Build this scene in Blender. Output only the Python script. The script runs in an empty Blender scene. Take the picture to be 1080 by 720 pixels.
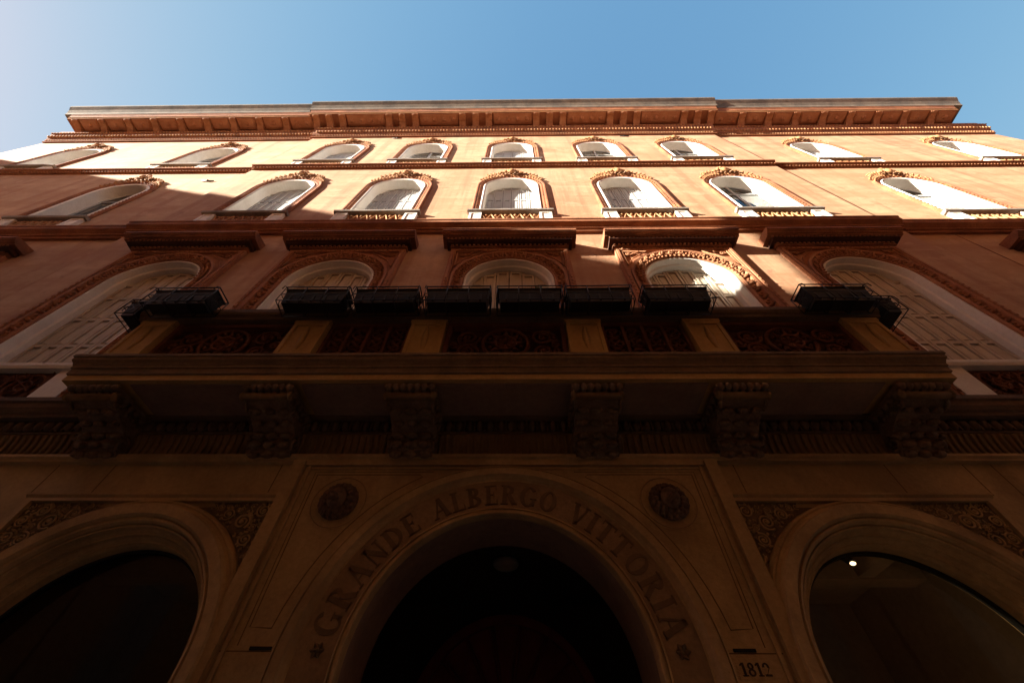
import bpy, math, random
from math import sin, cos, pi, sqrt, radians, atan2
rnd = random.Random(7)
S = bpy.context.scene
C = S.collection

# ------------------------------------------------------------------ camera
cam = bpy.data.cameras.new('camera')
cam.sensor_width = 36.0
cam.lens = 14.0
cam.clip_end = 2000
co = bpy.data.objects.new('camera', cam)
C.objects.link(co)
from mathutils import Vector, Matrix
PITCH, YAW, ROLL = 0.91284, -0.018125, 0.010367
fwd = Vector((sin(YAW) * cos(PITCH), cos(YAW) * cos(PITCH), sin(PITCH)))
rt = Vector((cos(YAW), -sin(YAW), 0))
up = rt.cross(fwd)
rt2 = rt * cos(ROLL) + up * sin(ROLL)
up2 = up * cos(ROLL) - rt * sin(ROLL)
m = Matrix(((rt2.x, up2.x, -fwd.x, 0.15), (rt2.y, up2.y, -fwd.y, 0.0), (rt2.z, up2.z, -fwd.z, 1.6), (0, 0, 0, 1)))
co.matrix_world = m
S.camera = co

# ------------------------------------------------------------------ light
SUN = Vector((-3.0, -1.0, 1.26)).normalized()          # towards the sun
elev = math.asin(SUN.z)
azim = atan2(SUN.x, SUN.y)                             # from +Y, clockwise
W = bpy.data.worlds.new('World')
S.world = W
W.use_nodes = True
nt = W.node_tree
nt.nodes.clear()
sky = nt.nodes.new('ShaderNodeTexSky')
sky.sky_type = 'NISHITA'
sky.sun_disc = False
sky.sun_elevation = elev
sky.sun_rotation = azim
sky.altitude = 0
sky.air_density = 1.0
sky.dust_density = 0.5
sky.ozone_density = 2.8
bg = nt.nodes.new('ShaderNodeBackground')
bg.inputs['Strength'].default_value = 0.05
wo = nt.nodes.new('ShaderNodeOutputWorld')
# tone curve puts pale haze into the sky colour: each channel rolls off as x*a/(1+b*x)
sep = nt.nodes.new('ShaderNodeSeparateColor')
com = nt.nodes.new('ShaderNodeCombineColor')
nt.links.new(sky.outputs[0], sep.inputs[0])
def mth(op, a, b):
    n = nt.nodes.new('ShaderNodeMath')
    n.operation = op
    for i, q in enumerate((a, b)):
        if isinstance(q, (int, float)):
            n.inputs[i].default_value = q
        else:
            nt.links.new(q, n.inputs[i])
    return n.outputs[0]
KS = 0.3605
for i, (a_, b_) in enumerate(((.94, .10), (1.68, 1.62), (2.6, 2.85))):
    x_ = mth('MULTIPLY', sep.outputs[i], KS)
    y_ = mth('DIVIDE', mth('MULTIPLY', x_, a_), mth('ADD', mth('MULTIPLY', x_, b_), 1.0))
    nt.links.new(mth('DIVIDE', y_, KS), com.inputs[i])
nt.links.new(com.outputs[0], bg.inputs[0])
nt.links.new(bg.outputs[0], wo.inputs[0])
sl = bpy.data.lights.new('sun', 'SUN')
sl.energy = 4.1
sl.angle = radians(0.5)
sl.color = (1.0, 0.90, 0.75)
so = bpy.data.objects.new('sun', sl)
so.rotation_euler = SUN.to_track_quat('Z', 'Y').to_euler()
so.location = (-60, -20, 60)
C.objects.link(so)
S.view_settings.view_transform = 'Standard'
S.view_settings.look = 'None'
S.view_settings.exposure = 3.0
S.view_settings.gamma = 1
S.view_settings.use_curve_mapping = False
S.render.engine = 'CYCLES'
S.cycles.max_bounces = 8
S.cycles.diffuse_bounces = 6

# ------------------------------------------------------------------ materials
def mat(name, cols, scale=1.5, rough=0.85, bump=0.3, bscale=14.0, stretch=(1, 1, 1), detail=6.0, spread=0.22, fine=0.25, spec=0.25):
    """noise-mottled matte material; cols = 2..4 base colours mixed by a world-position noise"""
    M = bpy.data.materials.new(name)
    M.use_nodes = True
    t = M.node_tree
    b = t.nodes['Principled BSDF']
    b.inputs['Roughness'].default_value = rough
    b.inputs['Specular IOR Level'].default_value = spec
    g = t.nodes.new('ShaderNodeNewGeometry')
    mp = t.nodes.new('ShaderNodeMapping')
    mp.inputs['Scale'].default_value = stretch
    t.links.new(g.outputs['Position'], mp.inputs[0])
    n = t.nodes.new('ShaderNodeTexNoise')
    n.inputs['Scale'].default_value = scale
    n.inputs['Detail'].default_value = detail
    n.inputs['Roughness'].default_value = 0.62
    t.links.new(mp.outputs[0], n.inputs['Vector'])
    r = t.nodes.new('ShaderNodeValToRGB')
    k = len(cols)
    while len(r.color_ramp.elements) < k:
        r.color_ramp.elements.new(0.5)
    for i, c in enumerate(cols):
        r.color_ramp.elements[i].position = 0.5 + spread * (2 * i / (k - 1) - 1)
        r.color_ramp.elements[i].color = (*c, 1)
    t.links.new(n.outputs['Fac'], r.inputs[0])
    n2 = t.nodes.new('ShaderNodeTexNoise')
    n2.inputs['Scale'].default_value = bscale
    n2.inputs['Detail'].default_value = 8
    n2.inputs['Roughness'].default_value = 0.7
    t.links.new(g.outputs['Position'], n2.inputs['Vector'])
    mx = t.nodes.new('ShaderNodeMix')
    mx.data_type = 'RGBA'
    mx.blend_type = 'MULTIPLY'
    rr = t.nodes.new('ShaderNodeMapRange')
    rr.inputs['From Min'].default_value = 0.3
    rr.inputs['From Max'].default_value = 0.7
    rr.inputs['To Min'].default_value = 1 - fine
    rr.inputs['To Max'].default_value = 1.0
    t.links.new(n2.outputs['Fac'], rr.inputs['Value'])
    mx.inputs['Factor'].default_value = 1
    t.links.new(r.outputs[0], mx.inputs['A'])
    t.links.new(rr.outputs[0], mx.inputs['B'])
    t.links.new(mx.outputs['Result'], b.inputs['Base Color'])
    if bump:
        bp = t.nodes.new('ShaderNodeBump')
        bp.inputs['Strength'].default_value = bump
        bp.inputs['Distance'].default_value = 0.02
        t.links.new(n2.outputs['Fac'], bp.inputs['Height'])
        t.links.new(bp.outputs[0], b.inputs['Normal'])
    M['mixnode'] = mx.name
    return M

def streaks(M, col, scale=(2.2, 2.2, 0.12), lo=0.52, hi=0.72, amt=0.6, nscale=1.0):
    """rain streaks and soiling: a second noise stretched along one axis mixed over the base"""
    t = M.node_tree
    b = t.nodes['Principled BSDF']
    src = t.nodes[M['mixnode']].outputs['Result']
    g = t.nodes.new('ShaderNodeNewGeometry')
    mp = t.nodes.new('ShaderNodeMapping')
    mp.inputs['Scale'].default_value = scale
    t.links.new(g.outputs['Position'], mp.inputs[0])
    n = t.nodes.new('ShaderNodeTexNoise')
    n.inputs['Scale'].default_value = nscale
    n.inputs['Detail'].default_value = 7
    n.inputs['Roughness'].default_value = 0.6
    t.links.new(mp.outputs[0], n.inputs['Vector'])
    rr = t.nodes.new('ShaderNodeMapRange')
    rr.inputs['From Min'].default_value = lo
    rr.inputs['From Max'].default_value = hi
    rr.inputs['To Max'].default_value = amt
    t.links.new(n.outputs['Fac'], rr.inputs['Value'])
    mx = t.nodes.new('ShaderNodeMix')
    mx.data_type = 'RGBA'
    t.links.new(rr.outputs[0], mx.inputs['Factor'])
    t.links.new(src, mx.inputs['A'])
    mx.inputs['B'].default_value = (*col, 1)
    t.links.new(mx.outputs['Result'], b.inputs['Base Color'])
    M['mixnode'] = mx.name

PLASTER = mat('terracotta_plaster', [(.38, .22, .125), (.46, .29, .175), (.52, .35, .22)], scale=0.6, bump=.4, bscale=9, fine=.2)
streaks(PLASTER, (.31, .135, .07), (.25, 1, 1.6), .46, .68, .6)
streaks(PLASTER, (.28, .125, .07), (2.4, 1, .12), .48, .62, .6)
streaks(PLASTER, (.54, .36, .22), (.5, 1, 2.6), .54, .72, .5)
streaks(PLASTER, (.25, .13, .085), (5, 1, 4), .60, .72, .7)
streaks(PLASTER, (.35, .19, .105), (.8, 1, 1.1), .51, .57, .45)
streaks(PLASTER, (.55, .36, .23), (1.3, 1, 1.7), .58, .62, .3)
TERRA = mat('terracotta', [(.24, .085, .038), (.34, .13, .06), (.43, .19, .09)], scale=2.2, bump=.6, bscale=30, fine=.4)
streaks(TERRA, (.10, .045, .03), (1.0, 1.0, 1.6), .46, .70, .7)
TERRA_LIGHT = mat('pale_terracotta', [(.36, .16, .07), (.46, .24, .11), (.54, .32, .16)], scale=3, bump=.6, bscale=30, fine=.4)
TERRA_CLEAN = mat('window_terracotta', [(.31, .125, .06), (.40, .175, .09), (.47, .23, .125)], scale=2.2, bump=.6, bscale=30, fine=.4)
RELIEF = mat('carved_terracotta', [(.28, .11, .05), (.38, .165, .08), (.46, .23, .12)], scale=3, bump=.6, bscale=30, fine=.4)
TERRA_SOFFIT = mat('shaded_soffit_terracotta', [(.19, .068, .032), (.27, .10, .048), (.34, .145, .07)], scale=3, bump=.5, bscale=30, fine=.4)
TERRA_DARK = mat('dark_terracotta', [(.045, .018, .012), (.075, .028, .017), (.11, .042, .024)], scale=3, bump=.6, bscale=30, fine=.45)  # dark tone: soffit shade in the colour on the hoods, also panel grounds
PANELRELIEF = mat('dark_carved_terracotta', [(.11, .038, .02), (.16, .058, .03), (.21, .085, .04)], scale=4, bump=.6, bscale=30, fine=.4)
MARBLE = mat('white_istrian_stone', [(.66, .63, .58), (.77, .75, .70), (.82, .80, .77)], scale=1.4, bump=.25, bscale=18, fine=.14, rough=.7)
streaks(MARBLE, (.42, .36, .28), (1.4, 1.4, .5), .55, .8, .5)
STONE = mat('brown_stone', [(.37, .255, .115), (.46, .325, .15), (.55, .395, .19)], scale=1.1, bump=.4, bscale=20, fine=.3, rough=.75)
streaks(STONE, (.20, .13, .062), (1.1, 1.1, .9), .50, .62, .55)
streaks(STONE, (.22, .145, .07), (1.5, 1.5, .25), .52, .75, .55)
OCHRE = mat('ochre_stone', [(.35, .22, .075), (.45, .29, .105), (.52, .35, .135)], scale=2.2, bump=.4, bscale=24, fine=.3)
FASCIA = mat('dark_fascia_stone', [(.14, .093, .052), (.20, .135, .073), (.26, .175, .095)], scale=1.6, bump=.4, bscale=22, fine=.35, stretch=(1.6, 1, .6))  # dark grey-brown tone for the balcony fascia and the spandrel ground
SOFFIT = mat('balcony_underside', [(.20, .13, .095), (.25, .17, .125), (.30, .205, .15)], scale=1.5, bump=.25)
SILL = mat('grey_sill_stone', [(.20, .17, .14), (.28, .245, .21), (.36, .32, .28)], scale=2, bump=.3, bscale=22, fine=.3)
COVE = mat('dark_ochre_stone', [(.16, .10, .047), (.22, .14, .065), (.28, .18, .085)], scale=1.2, bump=.4, bscale=24, fine=.3)  # darker ochre tone for the fluted cove and the capital rolls
BAND = mat('grey_brown_stone', [(.25, .165, .085), (.31, .21, .11), (.37, .255, .135)], scale=2, bump=.4, bscale=22, fine=.3)
GROOVE = mat('shallow_groove', [(.13, .075, .03), (.17, .10, .04)], bump=.1)
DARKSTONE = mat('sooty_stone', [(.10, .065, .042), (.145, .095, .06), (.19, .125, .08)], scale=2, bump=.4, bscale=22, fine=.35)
CARVED = mat('sooty_carved_stone', [(.13, .082, .052), (.20, .13, .08), (.28, .185, .115)], scale=5, bump=.5, bscale=40, fine=.4)
LION = mat('dark_bronze_stone', [(.10, .063, .042), (.18, .11, .07), (.27, .17, .105)], scale=9, bump=.5, bscale=40, fine=.4)
GUTTER = mat('weathered_gutter_stone', [(.07, .058, .048), (.12, .10, .082), (.19, .155, .12), (.10, .07, .05)], scale=1.0, bump=.4, bscale=14, fine=.35, stretch=(1, 1, .8))
streaks(GUTTER, (.10, .09, .08), (1.6, 1.6, .3), .5, .7, .7)
SHUTTER = mat('grey_painted_shutter', [(.36, .37, .38), (.45, .46, .46), (.50, .50, .49)], scale=2.5, bump=.12, bscale=40, fine=.14, rough=.6)
SHUTTER_CREAM = mat('cream_painted_shutter', [(.42, .355, .27), (.51, .44, .345), (.58, .515, .42)], scale=2.0, bump=.15, bscale=40, fine=.16, rough=.6)
GAP = mat('dark_joint', [(.05, .04, .03), (.08, .06, .05)], bump=0)
IRON = mat('black_iron', [(.012, .012, .013), (.022, .021, .021)], scale=6, bump=.15, bscale=60, rough=.5)
PLASTIC = mat('black_planter', [(.010, .010, .011), (.018, .018, .019)], scale=4, bump=.1, bscale=40, rough=.55)
INK = mat('incised_letter', [(.155, .102, .055), (.195, .13, .07)], scale=8, bump=.2, fine=.3)
PAINT = mat('black_paint', [(.012, .010, .009), (.02, .017, .014)], scale=9, bump=0, fine=.3)
FADED = mat('faded_black_paint', [(.045, .03, .02), (.085, .058, .036)], scale=14, bump=0, fine=.3)
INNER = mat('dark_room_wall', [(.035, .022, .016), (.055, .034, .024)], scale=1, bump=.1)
ROOM = mat('brown_room_wall', [(.34, .23, .14), (.42, .29, .18)], scale=1, bump=.1)
REDWOOD = mat('dark_red_wood', [(.16, .03, .02), (.24, .05, .03)], scale=2.5, bump=.2, rough=.5, stretch=(3, 3, .4))
PAVE = mat('trachyte_paving', [(.30, .27, .23), (.36, .325, .28), (.42, .385, .33)], scale=1.6, bump=.4, bscale=12, rough=.7)
RED_PLASTER = mat('red_house_plaster', [(.70, .42, .23), (.76, .48, .27)], scale=.8, bump=.3)
YELLOW_PLASTER = mat('yellow_house_plaster', [(.60, .34, .16), (.66, .40, .19)], scale=.8, bump=.3)
ROOFTILE = mat('roof_tiles', [(.20, .08, .045), (.30, .13, .07), (.36, .19, .12)], scale=6, bump=.5)
LEAF = mat('green_leaf', [(.05, .09, .02), (.10, .13, .03)], scale=12, bump=0)
FROST = mat('frosted_lamp_glass', [(.30, .28, .24), (.36, .34, .30)], scale=4, bump=0, rough=.3)

def glass_mat():
    M = bpy.data.materials.new('window_glass')
    M.use_nodes = True
    t = M.node_tree
    t.nodes.clear()
    o = t.nodes.new('ShaderNodeOutputMaterial')
    tr = t.nodes.new('ShaderNodeBsdfTransparent')
    tr.inputs[0].default_value = (.55, .55, .53, 1)
    gl = t.nodes.new('ShaderNodeBsdfGlossy')
    gl.inputs['Roughness'].default_value = .03
    fr = t.nodes.new('ShaderNodeFresnel')
    fr.inputs[0].default_value = 1.5
    mx = t.nodes.new('ShaderNodeMixShader')
    t.links.new(fr.outputs[0], mx.inputs[0])
    t.links.new(tr.outputs[0], mx.inputs[1])
    t.links.new(gl.outputs[0], mx.inputs[2])
    t.links.new(mx.outputs[0], o.inputs[0])
    return M
GLASS = glass_mat()

def emit_mat(name, col, s):
    M = bpy.data.materials.new(name)
    M.use_nodes = True
    b = M.node_tree.nodes['Principled BSDF']
    b.inputs['Base Color'].default_value = (.8, .8, .8, 1)
    b.inputs['Emission Color'].default_value = (*col, 1)
    b.inputs['Emission Strength'].default_value = s
    return M
BULB = emit_mat('lit_spotlight', (1.0, .70, .36), 1.1)

# ------------------------------------------------------------------ mesh kit
# local frame of a facade: x along the wall, p = how far a point stands proud of it, z up; stored as (x, -p, z)
class MB:
    def __init__(s):
        s.v = []
        s.f = []
        s.sm = []
        s.mi = []
        s.slot = 0
    def add(s, pts, faces, smooth=False):
        k = len(s.v)
        s.v += pts
        for f in faces:
            s.f.append([i + k for i in f])
            s.sm.append(smooth)
            s.mi.append(s.slot)
    def box(s, x0, x1, p0, p1, z0, z1):
        P = [(x, -p, z) for x in (x0, x1) for p in (p0, p1) for z in (z0, z1)]
        s.add(P, [(0, 1, 3, 2), (4, 6, 7, 5), (0, 4, 5, 1), (2, 3, 7, 6), (0, 2, 6, 4), (1, 5, 7, 3)])
    def quad(s, a, b, c, d):
        s.add([a, b, c, d], [(0, 1, 2, 3)])
    def sweepx(s, prof, x0, x1, back=-.02):
        """run a (p,z) profile along x, closed to the wall behind, capped at both ends"""
        pr = list(prof)
        pr = [(back, pr[0][1])] + pr + [(back, pr[-1][1])]
        n = len(pr)
        s.add([(x0, -p, z) for p, z in pr] + [(x1, -p, z) for p, z in pr],
              [(i, (i + 1) % n, n + (i + 1) % n, n + i) for i in range(n)] + [tuple(range(n)), tuple(range(2 * n - 1, n - 1, -1))])
    def prism(s, poly, p0, p1):
        n = len(poly)
        s.add([(x, -p0, z) for x, z in poly] + [(x, -p1, z) for x, z in poly],
              [(i, (i + 1) % n, n + (i + 1) % n, n + i) for i in range(n)] + [tuple(range(n)), tuple(range(2 * n - 1, n - 1, -1))])
    def arch(s, prof, zs, zb, n=36, xc=0.0, closed=True, a0=0, a1=pi, jamb=True):
        """sweep a closed (r,p) section up a jamb from zb, round a half circle sprung at zs, down again"""
        path = []
        if jamb:
            path.append(('j', -1))
        for i in range(n + 1):
            path.append(('a', a1 + (a0 - a1) * i / n))
        if jamb:
            path.append(('j', 1))
        k = len(prof)
        P = []
        for typ, t in path:
            for r, p in prof:
                if typ == 'j':
                    P.append((xc + t * r, -p, zb))
                else:
                    P.append((xc + r * cos(t), -p, zs + r * sin(t)))
        F = []
        kk = k if closed else k - 1
        for i in range(len(path) - 1):
            for j in range(kk):
                j2 = (j + 1) % k
                F.append((i * k + j, i * k + j2, (i + 1) * k + j2, (i + 1) * k + j))
        if closed:
            F.append(tuple(range(k)))
            F.append(tuple(range(len(P) - 1, len(P) - k - 1, -1)))
        s.add(P, F)
    def tube(s, pts, r, sides=6, taper=None):
        pts = [Vector(p) for p in pts]
        P = []
        F = []
        n = len(pts)
        for i, p in enumerate(pts):
            d = (pts[min(i + 1, n - 1)] - pts[max(i - 1, 0)])
            if d.length < 1e-9:
                d = Vector((0, 0, 1))
            d.normalize()
            a = d.cross(Vector((0, 1, 0)))
            if a.length < .05:
                a = d.cross(Vector((0, 0, 1)))
            a.normalize()
            b = d.cross(a)
            rr = r if taper is None else r * (1 + (taper - 1) * i / (n - 1))
            for k in range(sides):
                t = 2 * pi * k / sides
                q = p + a * rr * cos(t) + b * rr * sin(t)
                P.append(tuple(q))
        for i in range(n - 1):
            for k in range(sides):
                k2 = (k + 1) % sides
                F.append((i * sides + k, i * sides + k2, (i + 1) * sides + k2, (i + 1) * sides + k))
        F.append(tuple(range(sides)))
        F.append(tuple(range(n * sides - 1, (n - 1) * sides - 1, -1)))
        s.add(P, F, True)
    def blob(s, x, p, z, rx, rp, rz, u=8, w=5):
        P = []
        for i in range(w + 1):
            a = -pi / 2 + pi * i / w
            for k in range(u):
                t = 2 * pi * k / u
                P.append((x + rx * cos(a) * cos(t), -(p + rp * cos(a) * sin(t)), z + rz * sin(a)))
        F = []
        for i in range(w):
            for k in range(u):
                k2 = (k + 1) % u
                F.append((i * u + k, i * u + k2, (i + 1) * u + k2, (i + 1) * u + k))
        s.add(P, F, True)
    def scroll(s, x, z, p, r, turns=1.6, a=0.0, d=1, tr=.02, tail=None):
        """a carved volute lying on the wall"""
        pts = []
        n = int(18 * turns)
        for i in range(n + 1):
            q = i / n
            rr = r * (1 - .86 * q)
            t = a + d * q * turns * 2 * pi
            pts.append((x + rr * cos(t), -(p + .25 * tr * q), z + rr * sin(t)))
        if tail:
            pts = [(tail[0], -p, tail[1])] + pts
        s.tube(pts, tr, 5, .7)
        s.blob(x, p, z, tr * 1.5, tr * 1.5, tr * 1.5, 6, 4)
    def leaf(s, x, z, p, L, wd, a, th=.03):
        """an acanthus-like leaf: a fat pointed blade standing off the wall and curling outwards"""
        P = []
        F = []
        n = 5
        for i in range(n + 1):
            q = i / n
            c = (x + L * q * cos(a), z + L * q * sin(a))
            hw = wd * sin(pi * min(1, .18 + .82 * q)) + .004
            pz = p + th * (.4 + 1.6 * q * q)
            nx, nz = -sin(a), cos(a)
            P += [(c[0] + nx * hw, -(pz - th * .7), c[1] + nz * hw), (c[0], -(pz + th * .5), c[1]), (c[0] - nx * hw, -(pz - th * .7), c[1] - nz * hw)]
        for i in range(n):
            k = i * 3
            F += [(k, k + 1, k + 4, k + 3), (k + 1, k + 2, k + 5, k + 4), (k, k + 3, k + 5, k + 2)]
        s.add(P, F, True)
    def build(s, name, M, parent=None, loc=None, recalc=True):
        me = bpy.data.meshes.new(name)
        me.from_pydata([tuple(v) for v in s.v], [], s.f)
        me.polygons.foreach_set('use_smooth', s.sm)
        for m_ in (M if isinstance(M, (list, tuple)) else [M]):
            me.materials.append(m_)
        me.polygons.foreach_set('material_index', s.mi)
        if recalc:
            import bmesh
            b = bmesh.new()
            b.from_mesh(me)
            bmesh.ops.recalc_face_normals(b, faces=b.faces)
            b.to_mesh(me)
            b.free()
        me.update()
        o = bpy.data.objects.new(name, me)
        C.objects.link(o)
        if parent:
            o.parent = parent
        if loc:
            o.location = loc
        return o

def thing(name, label, cat, loc=(0, 0, 0), group=None):
    o = bpy.data.objects.new(name, None)
    o.empty_display_size = .3
    C.objects.link(o)
    o.location = loc
    o['label'] = label
    o['category'] = cat
    if group:
        o['group'] = group
    return o

def copy_tree(o, parent, loc):
    c = o.copy()
    C.objects.link(c)
    c.parent = parent
    c.location = loc
    for ch in list(o.children):
        d = ch.copy()
        C.objects.link(d)
        d.parent = c
        d.location = ch.location
    return c

def structure(o):
    o['kind'] = 'structure'
    return o

# ------------------------------------------------------------------ ground
gm = MB()
gm.quad((-400, -400, -.01), (400, -400, -.01), (400, 400, -.01), (-400, 400, -.01))
structure(gm.build('ground', PAVE))
gm = MB()
for i in range(-40, 24):
    for j in range(-12, 5):
        x0 = i * 1.1 + (.55 if j % 2 else 0)
        y0 = j * .8
        gm.box(x0 + .006, x0 + 1.094, -(y0 + .006), -(y0 + .794), -.005, .012 + rnd.random() * .006)
structure(gm.build('paved_street', PAVE))

# ------------------------------------------------------------------ the hotel
D = 4.0
H = thing('hotel_building', 'terracotta palace hotel front with rounded windows, long balcony and carved entrance arch', 'building', (0, D, 0))
BAYS = [0, -3.73, 3.73, -7.45, 7.45]
WINGS = [-13.2, 13.2, -19.5, 19.5]
WOFF = .10
XC, XE = 9.85, 23.45

def arch_pts(xc, r, zs, n=24):
    return [(xc + r * cos(pi - pi * i / n), zs + r * sin(pi - pi * i / n)) for i in range(n + 1)]

def wall_row(mb, x0, x1, z0, z1, holes, p=0.0):
    """a wall strip with arched holes (xc, r, zsill, zspring)"""
    holes = sorted(holes)
    x = x0
    def q(a, b, c, d):
        mb.quad(*[(X, -p, Z) for X, Z in (a, b, c, d)])
    for xc, r, zl, zs in holes:
        q((x, z0), (xc - r, z0), (xc - r, z1), (x, z1))
        if zl > z0 + 1e-6:
            q((xc - r, z0), (xc + r, z0), (xc + r, zl), (xc - r, zl))
        A = arch_pts(xc, r, zs)
        for i in range(len(A) - 1):
            q(A[i], A[i + 1], (A[i + 1][0], z1), (A[i][0], z1))
        x = xc + r
    q((x, z0), (x1, z0), (x1, z1), (x, z1))

R1, Z1S = .93, 8.82          # first floor: radius and springing
R2, Z2S = .90, 15.10
R3, Z3S = .90, 20.68
wm = MB()
for (xa, xb, xs, p) in ((-XC, XC, BAYS, 0.0), (-XE, -XC, [w for w in WINGS if w < 0], -WOFF), (XC, XE, [w for w in WINGS if w > 0], -WOFF)):
    wall_row(wm, xa, xb, 5.0, 11.30, [(x, R1, 5.0, Z1S) for x in xs], p)
    wall_row(wm, xa, xb, 11.30, 17.55, [(x, R2, 12.62, Z2S) for x in xs], p)
    wall_row(wm, xa, xb, 17.55, 24.45, [(x, R3, 18.40, Z3S) for x in xs], p)
for sx in (-1, 1):
    x = sx * XC
    wm.quad((x, 0, 5), (x, WOFF, 5), (x, WOFF, 24.45), (x, 0, 24.45))
    x = sx * XE
    wm.quad((x, WOFF, 0), (x, 14, 0), (x, 14, 25.2), (x, WOFF, 25.2))
wm.quad((-XE, 14, 0), (XE, 14, 0), (XE, 14, 25.2), (-XE, 14, 25.2))
wm.build('wall', PLASTER, H, recalc=False)
rf = MB()
rf.box(-XE, XE, -14, -.02, 25.0, 25.15)
rf.build('roof', ROOFTILE, H)
# floors behind the windows so nothing shines through the building
for z in (5.05, 11.3, 17.55):
    fl = MB()
    fl.box(-XE + .05, XE - .05, -13.9, -.45, z - .1, z)
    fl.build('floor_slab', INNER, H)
bk = MB()
bk.quad((-XE + .1, 3.2, 0), (XE - .1, 3.2, 0), (XE - .1, 3.2, 25), (-XE + .1, 3.2, 25))
for x in (-16.3, -10.3, -5.6, -1.87, 1.87, 5.6, 10.3, 16.3):
    bk.box(x - .1, x + .1, -3.2, -.45, 5.0, 25.0)
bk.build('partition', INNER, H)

# string courses
def course(name, prof, M, ranges=((-XC - .12, XC + .12, 0.0),), beads=None):
    mb = MB()
    for x0, x1, off in ((-XC, XC, 0.0), (-XE - .05, -XC, -WOFF), (XC, XE + .05, -WOFF)):
        mb.sweepx([(p + off, z) for p, z in prof], x0, x1, back=off - .02)
    return mb
mb = course('s1', [(.04, 11.22), (.07, 11.22), (.07, 11.29), (.12, 11.31), (.12, 11.36), (.19, 11.42), (.23, 11.46), (.23, 11.56), (.25, 11.58), (.25, 11.63), (.02, 11.70)], TERRA)
mb.slot = 1
x = -XE
while x < XE:
    off = 0 if abs(x) < XC else -WOFF
    mb.blob(x, .095 + off, 11.335, .035, .035, .03, 6, 4)
    x += .11
mb.build('string_course', [TERRA, RELIEF], H)
mb = course('s2', [(.03, 17.44), (.06, 17.44), (.06, 17.52), (.12, 17.53), (.12, 17.56), (.17, 17.58), (.17, 17.64), (.02, 17.68)], TERRA)
mb.slot = 1
x = -XE
while x < XE:
    off = 0 if abs(x) < XC else -WOFF
    mb.box(x, x + .06, .05 + off, .10 + off, 17.455, 17.51)
    x += .12
mb.build('string_course', [TERRA, RELIEF], H)

# ---- upper windows
def shutter_mesh(xa, xb, r, zs, zb, p, boards, rails, rel=.04):
    """one leaf filling the opening between xa and xb: boards with open gaps, stiles, rails and raised panels"""
    mb = MB()
    def top(x):
        return zs + sqrt(max(0, r * r - x * x))
    w = (xb - xa) / boards
    n = 6
    for b in range(boards):
        x0 = xa + b * w + .007
        x1 = xa + (b + 1) * w - .007
        xs = [x0 + (x1 - x0) * i / n for i in range(n + 1)]
        mb.prism([(x0, zb), (x1, zb)] + [(x, top(x) - .012) for x in reversed(xs)], p - .03, p)
        for (u, v) in ((x0 + .002, x0 + .048), (x1 - .048, x1 - .002)):
            t = min(top(u), top(v)) - .03
            mb.box(u, v, p, p + rel, zb, t)
        zz = list(rails) + [min(top(x0 + .05), top(x1 - .05)) - .10]
        for z in zz:
            t = min(top(x0 + .05), top(x1 - .05)) - .03
            if z + .07 <= t + .001:
                mb.box(x0 + .048, x1 - .048, p, p + rel * .95, z, z + .07)
        zz.sort()
        for z0, z1 in zip(zz[:-1], zz[1:]):
            if z1 - z0 > .3:
                mb.box(x0 + .075, x1 - .075, p, p + rel * .6, z0 + .12, z1 - .05)
    mb.slot = 1
    xs = [xa + (xb - xa) * i / 10 for i in range(11)]
    mb.prism([(xa, zb), (xb, zb)] + [(x, top(x) - .015) for x in reversed(xs)], p - .075, p - .045)
    return mb

def glazing(r, zs, zb, p, W_, parent):
    g = MB()
    A = arch_pts(0, r, zs, 20)
    g.add([(x, -p, z) for x, z in [(-r, zb)] + A + [(r, zb)]], [tuple(range(len(A) + 2))])
    gl = g.build('glass', GLASS, parent, recalc=False)
    gl.data.flip_normals()
    f = MB()
    f.arch([(r - .07, p - .03), (r, p - .03), (r, p + .03), (r - .07, p + .03)], zs, zb, 20)
    f.box(-.04, .04, p - .025, p + .028, zb, zs + r - .05)
    for z in (zb + .05, (zb + zs) / 2, zs):
        f.box(-r + .05, -.04, p - .02, p + .024, z, z + .06)
        f.box(.04, r - .05, p - .02, p + .024, z, z + .06)
    f.build('window_frame', SHUTTER, parent)

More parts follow.
